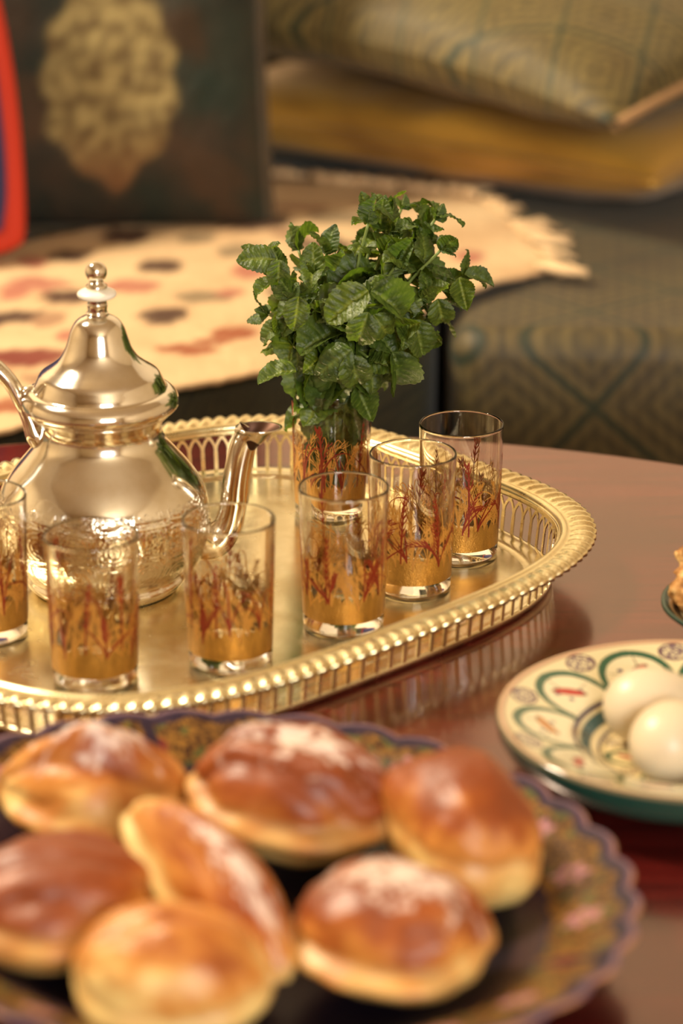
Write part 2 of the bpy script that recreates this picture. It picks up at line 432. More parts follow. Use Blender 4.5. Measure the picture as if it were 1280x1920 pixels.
def pillow(name, size, thick, mat, parent, n=36, colfn=None, pinch=0.06, sag=0.0, seed=0, full=True, box=0.55):
    """soft square cushion lying in its own xy plane; returns object"""
    V, F, C = [], [], []
    hx, hy = size[0]/2, size[1]/2
    for side in (1, -1):
        for i in range(n+1):
            for j in range(n+1):
                u = -cos(pi*i/n)*0.5+(-1+2*i/n)*0.5; v = -cos(pi*j/n)*0.5+(-1+2*j/n)*0.5
                e = max(0.0, (1-abs(u)**3.2)*(1-abs(v)**3.2))**box
                px = hx*u*(1-pinch*(1-v*v)*u*u); py = hy*v*(1-pinch*(1-u*u)*v*v)
                z = side*thick/2*e*(1+0.10*fbm(u*2+seed, v*2, side)) - sag*(u*u+v*v)
                z += 0.012*max(0, nz(u*4+seed, v*4))*e*side
                V.append((px, py, z)); C.append(colfn(px, py, side) if colfn else (1, 1, 1))
    m = (n+1)*(n+1)
    for s in (0, 1):
        for i in range(n):
            for j in range(n):
                q = [s*m+i*(n+1)+j, s*m+(i+1)*(n+1)+j, s*m+(i+1)*(n+1)+j+1, s*m+i*(n+1)+j+1]
                F.append(tuple(q if s == 0 else q[::-1]))
    o = mesh(name, V, F, mat, parent, cols=C if colfn else None)
    edge = []
    for k in range(0 if full else n, 4*n if full else 2*n+1):
        s, t = divmod(k, n)
        a_ = -1+2*t/n; a_ = -cos(pi*t/n)*0.5+a_*0.5
        u, v = [(a_, -1), (1, a_), (-a_, 1), (-1, -a_)][s]
        edge.append((hx*u*(1-pinch*(1-v*v)*u*u), hy*v*(1-pinch*(1-u*u)*v*v), -sag*(u*u+v*v)))
    if full: edge.append(edge[0]); edge.append(edge[1])
    return o, edge
M['piping'] = simple('cream_piping', (170, 132, 92), 0.6)
M['gold_satin'] = mat_satin()
def cushion(label, loc, rot, size, thick, mat, pip=None, pr=0.006, **k):
    e = empty('cushion', loc); e.rotation_euler = rot
    tag(e, label, 'cushion')
    pillow('cover', size, thick, mat, e, **k) if pip is None else None
    if pip is not None:
        o, ed = pillow('cover', size, thick, mat, e, **k)
        V, F = tube(ed, pr, 8, cap=False); mesh('piping', V, F, pip, e)
    return e
# lower gold satin cushion of the stack: nearest corner lies right of centre
def stack(cornerpx, z, leftpx, zl, side, thick, label, mat, pip, tilt=(0, 0), lift=0.0, **k):
    c = on_z(*cornerpx, z); l = on_z(*leftpx, zl)
    d = (c-l); d.z = 0; ang = atan2(d.y, d.x)              # front edge direction
    ctr = c - Vector((cos(ang), sin(ang), 0))*side/2 + Vector((-sin(ang), cos(ang), 0))*side/2
    return cushion(label, (ctr.x, ctr.y, z+lift), (tilt[0], tilt[1], ang), (side, side), thick, mat, pip, **k)
stack((1225, 345), 0.024, (500, 235), 0.026, 0.62, 0.118, 'plump gold satin cushion, lower one of the stack on the sofa', M['gold_satin'], M['gold_satin'], seed=2, box=0.38, n=48)
stack((1160, 252), 0.094, (480, 130), 0.106, 0.64, 0.150, 'green and gold brocade cushion with pale piping on top of the gold one', M['broc'], M['piping'], seed=7, full=False, lift=0.077, sag=0.028, tilt=(-0.02, 0.06), pinch=0.02, box=0.45, n=48)
# upright dark cushion with a woven flower medallion
def medal(x, y, side):
    base = mixc(lin((30, 36, 28)), lin((62, 46, 32)), 0.5+0.9*fbm(x*14, y*14, 4))
    base = mixc(base, lin((34, 56, 44)), sstep(0.02, 0.2, x-0.05)*0.6*sstep(-0.3, 0.3, fbm(x*9, y*9, 7)))
    base = mixc(base, lin((72, 50, 30)), 0.6*sstep(0.1, 0.5, fbm(x*11, y*11, 12)))
    mx, my = x-0.077, y+0.113
    my2 = my*0.78
    r = hypot(mx/0.070, my2/0.078 if my > 0 else my2/0.095)
    pet = 0.05*cos(11*atan2(my2, mx))
    if my < -0.05: r = max(r, 0) + 0.5*sstep(-0.05, -0.16, my)*abs(mx)/0.05
    t = sstep(1.0, 0.88, r+pet)
    g = mixc(lin((150, 132, 84)), lin((92, 74, 42)), 0.5+1.3*nz(x*70, y*70, 2))
    g = mixc(g, lin((112, 78, 46)), sstep(-0.04, -0.11, my))
    return mixc(base, g, t)
cushion('dark green upright cushion with a large beige flower medallion at the back of the sofa', (-0.315, 2.70, 0.234), (radians(80), 0, radians(6)), (0.47, 0.54), 0.15,
        mat_vcol('medallion_fabric', 0.9, (60, 0.8, 0.006)), mat_brocade('olive_border', (64, 52, 30), (92, 74, 42), (60, 48, 28), 30), pr=0.009, n=90, box=0.42, colfn=medal, pinch=0.03)
cushion('brown brocade cushion standing at the right end of the stack', (0.66, 2.86, 0.15), (radians(76), 0, radians(-50)), (0.42, 0.40), 0.12, M['broc_face'], M['broc_face'], seed=4)
# round blue cushion with red piping at the left edge
blue = cushion('blue cushion with wide orange red edging at the left end of the sofa', (-0.522, 2.50, 0.165), (radians(80), radians(-7), radians(14)), (0.36, 0.38), 0.11,
               simple('blue_cotton', (52, 52, 92), 0.85), simple('red_cotton', (196, 52, 26), 0.8), pr=0.013, pinch=-0.10)

# ------------------------------------------------------------------ tea tray
TRC = Vector((-0.0960, 1.590)); TA, TB, TTH, TN = 0.2484, 0.2074, 0.7650, 3.19
def tray_contour(n=720):
    pts = []
    for i in range(4000):
        th = 2*pi*i/4000; c, s = cos(th), sin(th)
        x = TA*abs(c)**(2/TN)*(1 if c >= 0 else -1); y = TB*abs(s)**(2/TN)*(1 if s >= 0 else -1)
        pts.append(Vector((x, y)))
    L = [0]
    for i in range(4000): L.append(L[-1]+(pts[(i+1) % 4000]-pts[i]).length)
    out, j = [], 0
    for k in range(n):
        t = L[-1]*k/n
        while L[j+1] < t: j += 1
        f = (t-L[j])/(L[j+1]-L[j]); out.append(pts[j].lerp(pts[(j+1) % 4000], f))
    nr = []
    for k in range(n):
        t = out[(k+1) % n]-out[k-1]; nr.append(Vector((t.y, -t.x)).normalized())
    for _ in range(3): nr = [(nr[k-1]+nr[k]*2+nr[(k+1) % n]).normalized() for k in range(n)]
    return out, nr, L[-1]
TP, TNR, TL = tray_contour(1440)
NT = 1440
tray = empty('tea_tray', (TRC.x, TRC.y, 0), TTH)
tag(tray, 'large silver-gilt tea tray with pierced arcade wall and scalloped rim', 'tray')
def tpt(k, ins, z):            # k may be fractional
    k = k % NT; i = int(k); f = k-i; j = (i+1) % NT
    p = TP[i].lerp(TP[j], f) - TNR[i].lerp(TNR[j], f)*ins
    return Vector((p.x, p.y, z))
def ribbon_rows(rows, n=NT, closed=False):
    V, F = [], []; m = len(rows)
    for fn in rows:
        for k in range(n): V.append(fn(k*NT/n))
    for r in range(m if closed else m-1):
        s = (r+1) % m
        for k in range(n):
            l = (k+1) % n; F.append((r*n+k, r*n+l, s*n+l, s*n+k))
    return V, F
RZ, NS = 0.0365, 156             # rim height, number of gadroons
def gad(k): return abs(sin(pi*NS*k/NT))
def rimrow(ins, z, sc=0.0, rz=0.0, shift=0.0):
    return lambda k: tpt(k, ins - sc*(gad(k+shift)-0.5), z + rz*gad(k+shift))
sh = NT/NS
rows = [rimrow(0.0235, RZ-0.0025), rimrow(0.0225, RZ-0.0003), rimrow(0.0205, RZ+0.0008), rimrow(0.0185, RZ+0.0004), rimrow(0.0175, RZ-0.0006), rimrow(0.0160, RZ-0.0002),
        rimrow(0.0135, RZ+0.0000, 0, 0.0014, -.30*sh), rimrow(0.0105, RZ+0.0002, 0, 0.0020, -.15*sh), rimrow(0.007, RZ+0.0003, 0, 0.0024, 0), rimrow(0.0035, RZ-0.0002, 0.0006, 0.0026, .15*sh),
        rimrow(0.0005, RZ-0.0010, 0.0022, 0.0016, .25*sh), rimrow(0.0004, RZ-0.0026, 0.0022, 0.0, .25*sh), rimrow(0.004, RZ-0.0022), rimrow(0.0205, RZ-0.0030)]
V, F = ribbon_rows(rows, closed=True); mesh('scalloped_rim', V, F, M['tray'], tray)
# tray floor with raised step at its border
rows = [rimrow(0.0300, 0.0000), rimrow(0.0280, 0.0010), rimrow(0.0270, 0.0030), rimrow(0.0266, 0.0062), rimrow(0.0280, 0.0064), rimrow(0.0300, 0.0060), rimrow(0.0345, 0.0052), rimrow(0.0385, 0.0060),
        rimrow(0.0420, 0.0052), rimrow(0.0450, 0.0040)]
V, F = ribbon_rows(rows, 480)
nb = len(V); base = (len(rows)-1)*480
F.append(tuple(base+k for k in range(480))); F.append(tuple(range(480))[::-1])
o = mesh('tray_floor', V, F, M['tray_floor'], tray)
for p in o.data.polygons:
    if len(p.vertices) > 4: p.use_smooth = False
# pierced wall: interlaced pointed arches between two bands
NA = 132
def wallpt(s, h, off=0.0):      # s: arch units, h: 0..1 up the wall
    return tpt(s*NT/NA, 0.0270-0.0030*h**1.2 - off, 0.0058+(RZ-0.0088)*h)
def strip(pts, wd, th=0.0009):
    """flat metal ribbon following (s,h) points on the wall"""
    V, F = [], []; n = len(pts); us = NA/TL; hs = 1/(RZ-0.0088)
    for i, (s, h) in enumerate(pts):
        a0, b0 = pts[max(i-1, 0)], pts[min(i+1, n-1)]
        dx, dy = (b0[0]-a0[0])/us, (b0[1]-a0[1])/hs; L = hypot(dx, dy) or 1
        nx, ny = -dy/L*wd/2*us, dx/L*wd/2*hs
        for sg, off in ((1, th/2), (-1, th/2), (-1, -th/2), (1, -th/2)):
            V.append(wallpt(s+nx*sg, max(0, min(1, h+ny*sg)), off))
    for i in range(n-1):
        for k in range(4):
            l = (k+1) % 4; F.append((i*4+k, i*4+l, (i+1)*4+l, (i+1)*4+k))
    return V, F
parts = []
for k in range(NA):
    parts.append(strip([(k, 0.0), (k, 0.25), (k, 0.50)], 0.0033))
    for sg in (1, -1):
        arc = [(k+sg*1.5*(1-cos(pi/2*t)), 0.46+0.54*sin(pi/2*t)**0.9) for t in (0, .2, .4, .6, .8, 1)]
        parts.append(strip(arc, 0.0021))
V, F = join(*parts); mesh('pierced_arcade', V, F, M['tray'], tray, smooth=False)
rows = [lambda k: tpt(k, 0.0250, RZ-0.0058), lambda k: tpt(k, 0.0236, RZ-0.0018), lambda k: tpt(k, 0.0226, RZ-0.0018), lambda k: tpt(k, 0.0240, RZ-0.0058)]
V, F = ribbon_rows(rows, 360, closed=True); mesh('upper_band', V, F, M['tray'], tray)
# plain solid lug where the handle was riveted, under the front rim
q = on_z(240, 1346, 0.022)
cth, sth = cos(-TTH), sin(-TTH); qx, qy = (q.x-TRC.x)*cth-(q.y-TRC.y)*sth, (q.x-TRC.x)*sth+(q.y-TRC.y)*cth
kb = min(range(NT), key=lambda k: (TP[k]-Vector((qx, qy))).length)
hw = int(0.016/(TL/NT)); V, F = [], []
for i in range(25):
    t = -1+i/12; k = kb+t*hw; lo_ = RZ-0.004-0.0125*(1-abs(t)**3)
    for ins, z in ((0.0215, RZ-0.002), (0.0215, lo_), (0.0235, lo_), (0.0235, RZ-0.002)): V.append(tpt(k, ins, z))
for i in range(24):
    for m_ in range(4): l = (m_+1) % 4; F.append((i*4+m_, i*4+l, (i+1)*4+l, (i+1)*4+m_))
mesh('handle_lug', V, F, M['tray'], tray)
TZ = 0.0040

# ------------------------------------------------------------------ tea glasses
GH, GR = 0.0905, 0.0278
def glass_profile(h, r):
    rb = r*0.905; t = 0.0013
    o = [(0, 0.0), (rb*0.85, 0.0), (rb-0.0008, 0.0006), (rb, 0.002)]
    o.append((rb+(r-rb)*0.006, 0.0026))
    for k in range(1, 8): o.append((rb+(r-rb)*(k/8), 0.002+(h-0.003)*k/8))
    o += [(r-0.00002, h-0.0021), (r, h-0.0013), (r-0.0001, h-0.0006), (r-0.0004, h-0.00015), (r-0.00065, h), (r-0.0009, h-0.00015), (r-t+0.0001, h-0.0006), (r-t, h-0.0013), (r-t-0.00002, h-0.0021)]
    for k in range(7, 0, -1): o.append((rb+(r-rb)*(k/8)-t, 0.0085+(h-0.0095)*k/8))
    o += [(rb-t-0.0001, 0.0128), (rb-t-0.0006, 0.0105), (rb-t-0.003, 0.0085), (0, 0.0078)]
    return o
def blade(pts, w0, rfun, seed=0, taper=1.0):
    """printed leaf blade: ribbon following (angle, height) points just outside the glass"""
    V, F = [], []; n = len(pts)
    for i, (a_, h) in enumerate(pts):
        p0, p1 = pts[max(i-1, 0)], pts[min(i+1, n-1)]
        dx, dy = (p1[0]-p0[0])*0.027, p1[1]-p0[1]; L = hypot(dx, dy) or 1
        t = i/(n-1); wd = w0*(0.35+0.65*sin(pi*min(1, 0.25+0.75*t)))*0.5
        nx, ny = -dy/L*wd, dx/L*wd
        for sg in (1, -1):
            aa = a_+nx*sg/0.027; hh = h+ny*sg; rr = rfun(hh)
            V.append((rr*cos(aa), rr*sin(aa), hh))
    for i in range(n-1): F.append((2*i, 2*i+1, 2*i+3, 2*i+2))
    return V, F
def make_glass(seed, h=GH, r=GR):
    random.seed(seed)
    g = empty('tea_glass', (0, 0, 0))
    V, F = lathe(glass_profile(h, r), 96); mesh('glass_body', V, F, M['glass'], g)
    rb = r*0.905
    def rf(off): return lambda z: rb+(r-rb)*((z-0.002)/(h-0.003)) + off
    R = rf(0.00012)
    # gold ground: solid band whose upper edge breaks into blades
    n = 240; V, F = [], []
    z0 = 0.0088
    for k in range(n):
        a_ = 2*pi*k/n
        top = 0.027+0.006*nz(k*0.25, seed)+0.005*nz(k*1.7, seed)
        for j in range(5):
            z = z0+(top-z0)*j/4; V.append((R(z)*cos(a_), R(z)*sin(a_), z))
    for k in range(n):
        l = (k+1) % n
        for j in range(4): F.append((k*5+j, l*5+j, l*5+j+1, k*5+j+1))
    mesh('gold_band', V, F, M['gold'], g)
    def reeds(clumps, per, hmin, hmax, w, off, twigs, fan=0.55):
        """clumps of grass: blades fan out of a common foot and arch over"""
        P = []; rr = rf(off)
        for q in range(clumps):
            a0 = 2*pi*(q+random.random()*0.8)/clumps; foot = random.uniform(0.017, 0.026)
            for b_ in range(per):
                lean = random.gauss(0, fan); top = random.uniform(hmin, hmax)*(1-0.22*min(1, abs(lean)))
                arch = random.random() < 0.35
                pts = []
                for i in range(12):
                    t = i/11; hh = foot+(top-foot)*(sin(t*pi*0.62)/sin(pi*0.62)*0.98 if arch else t)
                    pts.append((a0+lean*(t**1.6)+random.uniform(-.1, .1)*0, hh))
                P.append(blade(pts, w*random.uniform(0.75, 1.35), rr))
                if random.random() < twigs:
                    for i in range(4, 11):
                        for sg in (1, -1):
                            s, z = pts[i]; L = 0.0085*(1.15-i/13)*random.uniform(0.6, 1.2); sl = (pts[i][0]-pts[i-1][0])*4
                            P.append(blade([(s, z), (s+sg*0.11*L/0.011+sl*.3, z+L*0.5), (s+sg*0.16*L/0.011+sl*.6, z+L)], w*0.75, rr))
        return join(*P)
    V, F = reeds(22, 8, 0.034, 0.064, 0.00072, 0.00016, 0.4, 0.42); mesh('gold_reeds', V, F, M['amber'], g)
    V, F = reeds(9, 4, 0.036, 0.064, 0.0010, 0.00022, 0.35, 0.5); V2, F2 = reeds(6, 1, 0.066, 0.078, 0.0012, 0.00022, 1.0, 0.12)
    V, F = join((V, F), (V2, F2)); mesh('red_reeds', V, F, M['red'], g)
    return g
def dup(root):
    r = root.copy(); COL.objects.link(r)
    for ch in list(root.children):
        c = ch.copy(); COL.objects.link(c); c.parent = r
    return r
protos = [make_glass(11), make_glass(12), make_glass(13)]
used = set()
GL = [(-37, 926, 0, 0.3, 'gold printed tea glass cut off by the left edge of the photo'),
      (170, 1001, 1, 1.1, 'gold reed printed tea glass standing directly in front of the teapot'),
      (428, 971, 2, 2.3, 'gold reed printed tea glass in front of the teapot spout'),
      (644, 911, 0, 4.0, 'gold reed printed tea glass in the middle of the row, in front of the mint'),
      (774, 848, 1, 5.2, 'gold reed printed tea glass second from the right end of the row'),
      (865, 793, 2, 0.7, 'gold reed printed tea glass farthest right on the tray')]
for x, y, k, rz, lab in GL:
    g = protos[k] if k not in used else dup(protos[k]); used.add(k)
    p = on_z(x, y, TZ+GH); g.location = (p.x, p.y, TZ+0.0002); g.rotation_euler = (0, 0, rz)
    tag(g, lab, 'tea glass', 'gold printed tea glasses on the tray')
mp = on_z(621, 725, TZ+GH)
g = dup(protos[1]); g.location = (mp.x, mp.y, TZ+0.0002); g.rotation_euler = (0, 0, 2.0)
tag(g, 'gold reed printed tea glass holding the bunch of mint', 'tea glass', 'gold printed tea glasses on the tray')

# ------------------------------------------------------------------ teapot
PX, PY = -0.1515, 1.597
pot = empty('teapot', (PX, PY, TZ)); tag(pot, 'chased silver teapot with domed lid, curved spout and ball finial', 'teapot')
DEP0 = PY*cos(PITCH)+CAM_H*sin(PITCH)
def zat(py):                     # height above tray floor of the axis point seen at image row py
    d = ray(640, py); t = PY/d.y; return CAM_H+d.z*t-TZ
def rad(py, hw):                 # radius in metres of a half width seen at that row
    z = zat(py)+TZ; return hw*(PY*cos(PITCH)-(z-CAM_H)*sin(PITCH))/FPX
def pr_(L): return [(rad(y, h), zat(y)) for y, h in L]
body = [(0, 0.001), (0.046, 0.0)] + pr_([(1083, 147), (1076, 149), (1066, 144), (1056, 152), (1030, 176), (1000, 190), (970, 196), (940, 196), (910, 187), (880, 168), (850, 142), (825, 121), (806, 114), (790, 116), (779, 124), (771, 132), (767, 130)])
bz = [(r, z) for r, z in body if True]
V, F = lathe([bz[0], bz[1]]+smoothprof(bz[2:], 6), 128); mesh('pot_body', V, F, M['silver_eng'], pot)
lid_e = [(770, 131), (766, 138), (758, 146), (748, 147), (738, 143), (730, 134), (727, 126), (722, 124), (712, 119), (700, 112), (692, 101), (684, 89), (672, 75), (655, 64), (636, 57), (618, 51), (604, 43), (596, 33), (591, 22), (588, 19)]
V, F = lathe(smoothprof(pr_(lid_e), 5), 128); lid = mesh('lid', V, F, M['silver'], pot)
V, F = lathe(smoothprof(pr_([(590, 21), (586, 21), (584, 18), (574, 19), (570, 20), (568, 18), (558, 19), (556, 17)]), 4), 48); mesh('finial_neck', V, F, M['silver'], lid)
V, F = lathe(smoothprof([(0.0, zat(561))]+pr_([(560, 22), (556, 34), (551, 37), (546, 34), (542, 22)])+[(0.0, zat(542))], 4), 64); mesh('finial_washer', V, F, M['ivory'], lid)
kn = pr_([(543, 18), (539, 20), (535, 20), (532, 16), (529, 14)])
kz, kr = zat(510), rad(510, 20.5)
for k in range(4, 25):
    t = pi*k/24; kn.append((kr*sin(t), kz-kr*cos(t)))
V, F = lathe(kn, 48); mesh('finial_ball', V, F, M['silver'], lid)
def potpt(px, py, dy=0.0):
    p = on_y(px, py, PY+dy); return Vector((p.x-PX, p.y-PY, p.z-TZ))
sp = catmull([potpt(330, 975), potpt(362, 1003), potpt(398, 1012), potpt(424, 992), potpt(438, 948), potpt(443, 900), potpt(452, 850), potpt(462, 822), potpt(476, 806)], 8)
ctrl = [62, 50, 37, 30, 27, 26, 25, 24, 32]
rr = []
for i in range(len(sp)):
    t = i/(len(sp)-1)*(len(ctrl)-1); k = min(int(t), len(ctrl)-2); rr.append((ctrl[k]*(1-t+k)+ctrl[k+1]*(t-k))/2960)
# spout: outer skin, flared tilted lip, dark inner throat; the last ring leans out towards the tip
def spout_mesh():
    seg = 40; V, F = tube(sp, [(r*0.85, r) for r in rr], seg, cap=False)
    for i, (k, v) in enumerate([(j, v) for j, v in enumerate(V)]):
        # octagonal facets fade in along the neck
        pass
    c = potpt(484, 803)
    def lip(a, b, dz, sh=0):
        return [Vector((c.x+a*cos(2*pi*k/seg)+sh, c.y+b*sin(2*pi*k/seg), c.z+dz)) for k in range(seg)]
    last = V[-seg:]
    # match ordering by angle
    def reorder(ring, ref):
        best = None
        for rev in (0, 1):
            R = ring[::-1] if rev else ring
            for s in range(seg):
                q = sum((R[(k+s) % seg]-ref[k]).length for k in range(0, seg, 4))
                if best is None or q < best[0]: best = (q, rev, s)
        R = ring[::-1] if best[1] else ring
        return [R[(k+best[2]) % seg] for k in range(seg)]
    cc = sp[-4]
    V = V[:-3*seg]; n = len(V)//seg
    ref = V[-seg:]
    for a_, b_, dz, shx in ((0.0122, 0.0098, -0.0020, -0.0030), (0.0146, 0.0112, 0.0000, 0.0), (0.0149, 0.0115, 0.0010, 0.0003), (0.0138, 0.0104, 0.0008, 0.0), (0.0100, 0.0080, -0.0030, -0.0028), (0.0060, 0.0060, -0.0140, -0.0080)):
        ring = reorder(lip(a_, b_, dz, shx), ref); V = V+ring; ref = ring; 
    R = len(V)//seg; F = []
    for i in range(R-1):
        for k in range(seg):
            l = (k+1) % seg; F.append((i*seg+k, i*seg+l, (i+1)*seg+l, (i+1)*seg+k))
    cut = 3*seg; V2 = V[-cut:]; F2 = [(r_*seg+k, r_*seg+(k+1) % seg, (r_+1)*seg+(k+1) % seg, (r_+1)*seg+k) for r_ in (0, 1) for k in range(seg)]+[tuple(2*seg+k for k in range(seg))]
    return (V, F[:-2*seg-1]), (V2, F2)
(V, F), (V2, F2) = spout_mesh(); spo = mesh('spout', V, F, M['silver'], pot)
mesh('spout_throat', V2, F2, simple('dark_brown_throat', (70, 42, 26), 0.45, 0.7), spo)  # throat coloured dark brown, unlike the silver outer skin
hp = catmull([potpt(86, 838), potpt(68, 812), potpt(58, 786), potpt(40, 752), potpt(16, 712), potpt(-22, 682), potpt(-80, 690), potpt(-112, 760), potpt(-104, 860), potpt(-60, 930), potpt(10, 965)], 8)
hr = [0.0085 if i < 8 else (0.0085-0.0028*min(1, (i-8)/14)) for i in range(len(hp))]
hr = [(r*1.15, r*0.85) for r in hr]
V, F = tube(hp, hr, 16); h = mesh('handle', V, F, M['silver'], pot)
V, F = tube(catmull([potpt(52, 742, -0.004), potpt(46, 738), potpt(60, 735), potpt(72, 738)], 4), 0.0045, 10); mesh('lid_hinge', V, F, M['silver'], pot)
V, F = tube(catmull([potpt(56, 792), potpt(70, 780), potpt(82, 788), potpt(92, 800)], 4), [0.006]*6+[0.004]*7, 10); mesh('handle_bracket', V, F, M['silver'], pot)

# ------------------------------------------------------------------ mint
def leaf_mesh(seed, bend, fold, curl):
    random.seed(seed); NL, NW = 30, 12; V, C, F = [], [], []
    base = lin((72, 96, 34)); light = lin((132, 150, 74)); dark = lin((32, 52, 16))
    for i in range(NL+1):
        t = i/NL
        wd = 0.36*(sin(pi*min(1, t**0.78*0.985+0.012))**0.72) if 0 < i < NL else 0.012
        ser = 1+0.12*(((t*9.5) % 1)-0.5)*(1 if 0.08 < t < 0.97 else 0)
        # centre line bending down along the length
        a_ = bend*t; cy = t if abs(bend) < 1e-3 else sin(a_)/bend; cz = 0 if abs(bend) < 1e-3 else -(1-cos(a_))/bend
        for j in range(-NW//2, NW//2+1):
            s = j/(NW/2); x = s*wd*ser
            q = (t - 0.32*abs(s)*wd*1.6)*8.0                      # side vein phase
            vein = abs(((q) % 1)-0.5)*2                           # 1 on vein
            z = fold*abs(x) - 0.032*(vein**2)*(1-abs(s)**3)*sstep(0, .15, t) + 0.034*(1-vein)*sin(pi*min(1, abs(s)))
            z += curl*x*x*1.5 + 0.02*sin(t*9+seed)*s*abs(s) + 0.07*nz(x*4, t*4, seed)+0.03*nz(x*11, t*11, seed)
            if j == 0: z -= 0.012
            V.append((x, cy + z*sin(a_), cz + z*cos(a_)))
            c = mixc(base, dark, 0.5+0.8*nz(x*5+seed, t*5))
            c = mixc(c, light, 0.35*sstep(0.75, 1, vein)*(1-abs(s)*0.4)+(0.45 if j == 0 else 0)+0.05)
            C.append(c)
    m = NW+1
    for i in range(NL):
        for j in range(NW): F.append((i*m+j, i*m+j+1, (i+1)*m+j+1, (i+1)*m+j))
    me = bpy.data.meshes.new('leaf'); me.from_pydata(V, [], F)
    at = me.color_attributes.new('Col', 'FLOAT_COLOR', 'POINT'); fl = []
    for c in C: fl += [*c, 1]
    at.data.foreach_set('color', fl); me.polygons.foreach_set('use_smooth', [True]*len(me.polygons)); me.materials.append(M['leaf'])
    return me
LM = [leaf_mesh(k, b_, f_, c_) for k, (b_, f_, c_) in enumerate([(0.6, 0.5, 0.1), (1.3, 0.6, -0.6), (1.8, 0.4, -1.0), (-0.7, 0.9, 0.2), (1.2, 0.3, -1.3), (2.2, 0.7, -0.5), (0.4, 0.3, -0.5), (1.5, 1.0, 0.1)])]
mint = empty('mint_bunch', (mp.x, mp.y, TZ+0.01)); tag(mint, 'bunch of fresh green mint sprigs standing in a glass', 'mint')
nleaf = [0]
def leaf(pos, d, up, L, k):
    d = Vector(d).normalized(); up = Vector(up); x = d.cross(up)
    if x.length < 1e-3: x = d.cross(Vector((0.3, 1, 0)))
    x.normalize(); z = x.cross(d)
    o = bpy.data.objects.new('leaf', LM[k % len(LM)]); COL.objects.link(o); o.parent = mint
    Mx = Matrix((x, d, z)).transposed().to_4x4(); s = Matrix.Diagonal((L, L, L, 1))
    o.matrix_local = Matrix.Translation(Vector(pos)-mint.location) @ Mx @ s
    nleaf[0] += 1
def sprig(px, py, Y, nodes=4, L=0.026, tip=None, mid=None, seed=0, step=0.012):
    random.seed(seed)
    T = on_y(px, py, Y); basep = Vector((mp.x+random.uniform(-.008, .008), mp.y+random.uniform(-.008, .008), TZ+0.014))
    exitp = Vector((mp.x+(T.x-mp.x)*0.22, mp.y+(T.y-mp.y)*0.2, TZ+GH+0.004))
    exitp.x = max(mp.x-.02, min(mp.x+.02, exitp.x))
    m_ = exitp.lerp(T, 0.55)+Vector((0, 0, 0.012)) if mid is None else on_y(*mid, Y)
    path = catmull([basep, exitp, m_, T], 10)
    V, F = tube([p-mint.location for p in path], [0.0016-0.0006*i/len(path) for i in range(len(path))], 7); mesh('stem', V, F, M['stem'], mint)
    d = (path[-1]-path[-3]).normalized() if tip is None else Vector(tip).normalized()
    a0 = random.uniform(0, pi); s = 0.0
    for k in range(nodes):
        # walk back along the stem
        need = step*k*(1+0.15*k); acc = 0; i = len(path)-1
        while i > 1 and acc < need: acc += (path[i]-path[i-1]).length; i -= 1
        p = path[i]; dd = (path[min(i+1, len(path)-1)]-path[max(i-1, 0)]).normalized() if k else d
        side = dd.cross(Vector((0.2, -1, 0.3))).normalized(); oth = dd.cross(side)
        for sg in (0, pi):
            a_ = a0+sg+k*pi/2+random.uniform(-.3, .3)
            out = side*cos(a_)+oth*sin(a_)
            spread = [0.35, 0.9, 1.3, 1.6, 1.8][min(k, 4)]
            dr = dd*cos(spread)+out*sin(spread)+Vector((0, 0, -0.12*k))
            up = dd*1.0 - out*0.25 + Vector((0, -0.15, 0.25))
            LL = L*[0.84, 1.08, 1.24, 1.32, 1.25][min(k, 4)]*random.uniform(0.85, 1.12)
            leaf(p, dr, up, LL, random.randrange(8))
        if k == 0:
            for q in range(2):
                a_ = a0+pi/2+q*pi; out = side*cos(a_)+oth*sin(a_)
                leaf(p, dd*0.8+out*0.5, dd-out, L*0.5, 3+q)
Y0 = mp.y
SP = [(505, 492, Y0-.01, 5, .025), (560, 470, Y0+.03, 5, .025), (612, 478, Y0, 5, .026), (716, 398, Y0+.03, 5, .025), (752, 392, Y0+.045, 4, .022), (815, 412, Y0+.02, 5, .026), (775, 455, Y0+.01, 5, .026),
      (866, 520, Y0+.01, 5, .025), (690, 552, Y0-.055, 4, .032), (548, 560, Y0-.03, 5, .025), (505, 590, Y0+.0, 4, .023), (790, 560, Y0-.02, 5, .027), (640, 610, Y0-.04, 5, .028), (745, 620, Y0-.04, 5, .028),
      (560, 640, Y0-.01, 5, .026), (770, 520, Y0+.04, 5, .026), (680, 470, Y0+.04, 4, .024), (640, 540, Y0+.02, 5, .027), (700, 640, Y0+.01, 5, .028),
      (690, 420, Y0+.0, 5, .024), (790, 430, Y0+.05, 5, .025), (825, 470, Y0-.01, 5, .025), (740, 500, Y0-.02, 5, .028), (590, 520, Y0-.02, 5, .026), (530, 530, Y0+.02, 5, .025), (530, 615, Y0-.02, 4, .024),
      (840, 560, Y0+.02, 5, .025), (600, 590, Y0-.03, 5, .026), (790, 630, Y0-.0, 4, .026), (610, 660, Y0-.03, 4, .029), (690, 670, Y0-.04, 4, .029), (735, 440, Y0+.0, 5, .026)]
for i, (x, y, Y, nn, L) in enumerate(SP): sprig(x, y, Y, nn, L, seed=100+i)
def hand(px, py, Y, dx, dz, dy, L, k, up=(0, -0.8, 0.6)):
    leaf(on_y(px, py, Y), (dx, dy, dz), up, L*0.92, k)
hand(520, 485, Y0-.03, -1, .05, -.1, .030, 6)
hand(524, 487, Y0-.035, -.1, -1, -.3, .024, 1)
hand(560, 556, Y0-.05, -.15, -1, -.1, .027, 6, (0, -1, .1))
hand(750, 425, Y0+.03, .02, 1, 0, .026, 3, (-1, -.5, 0))
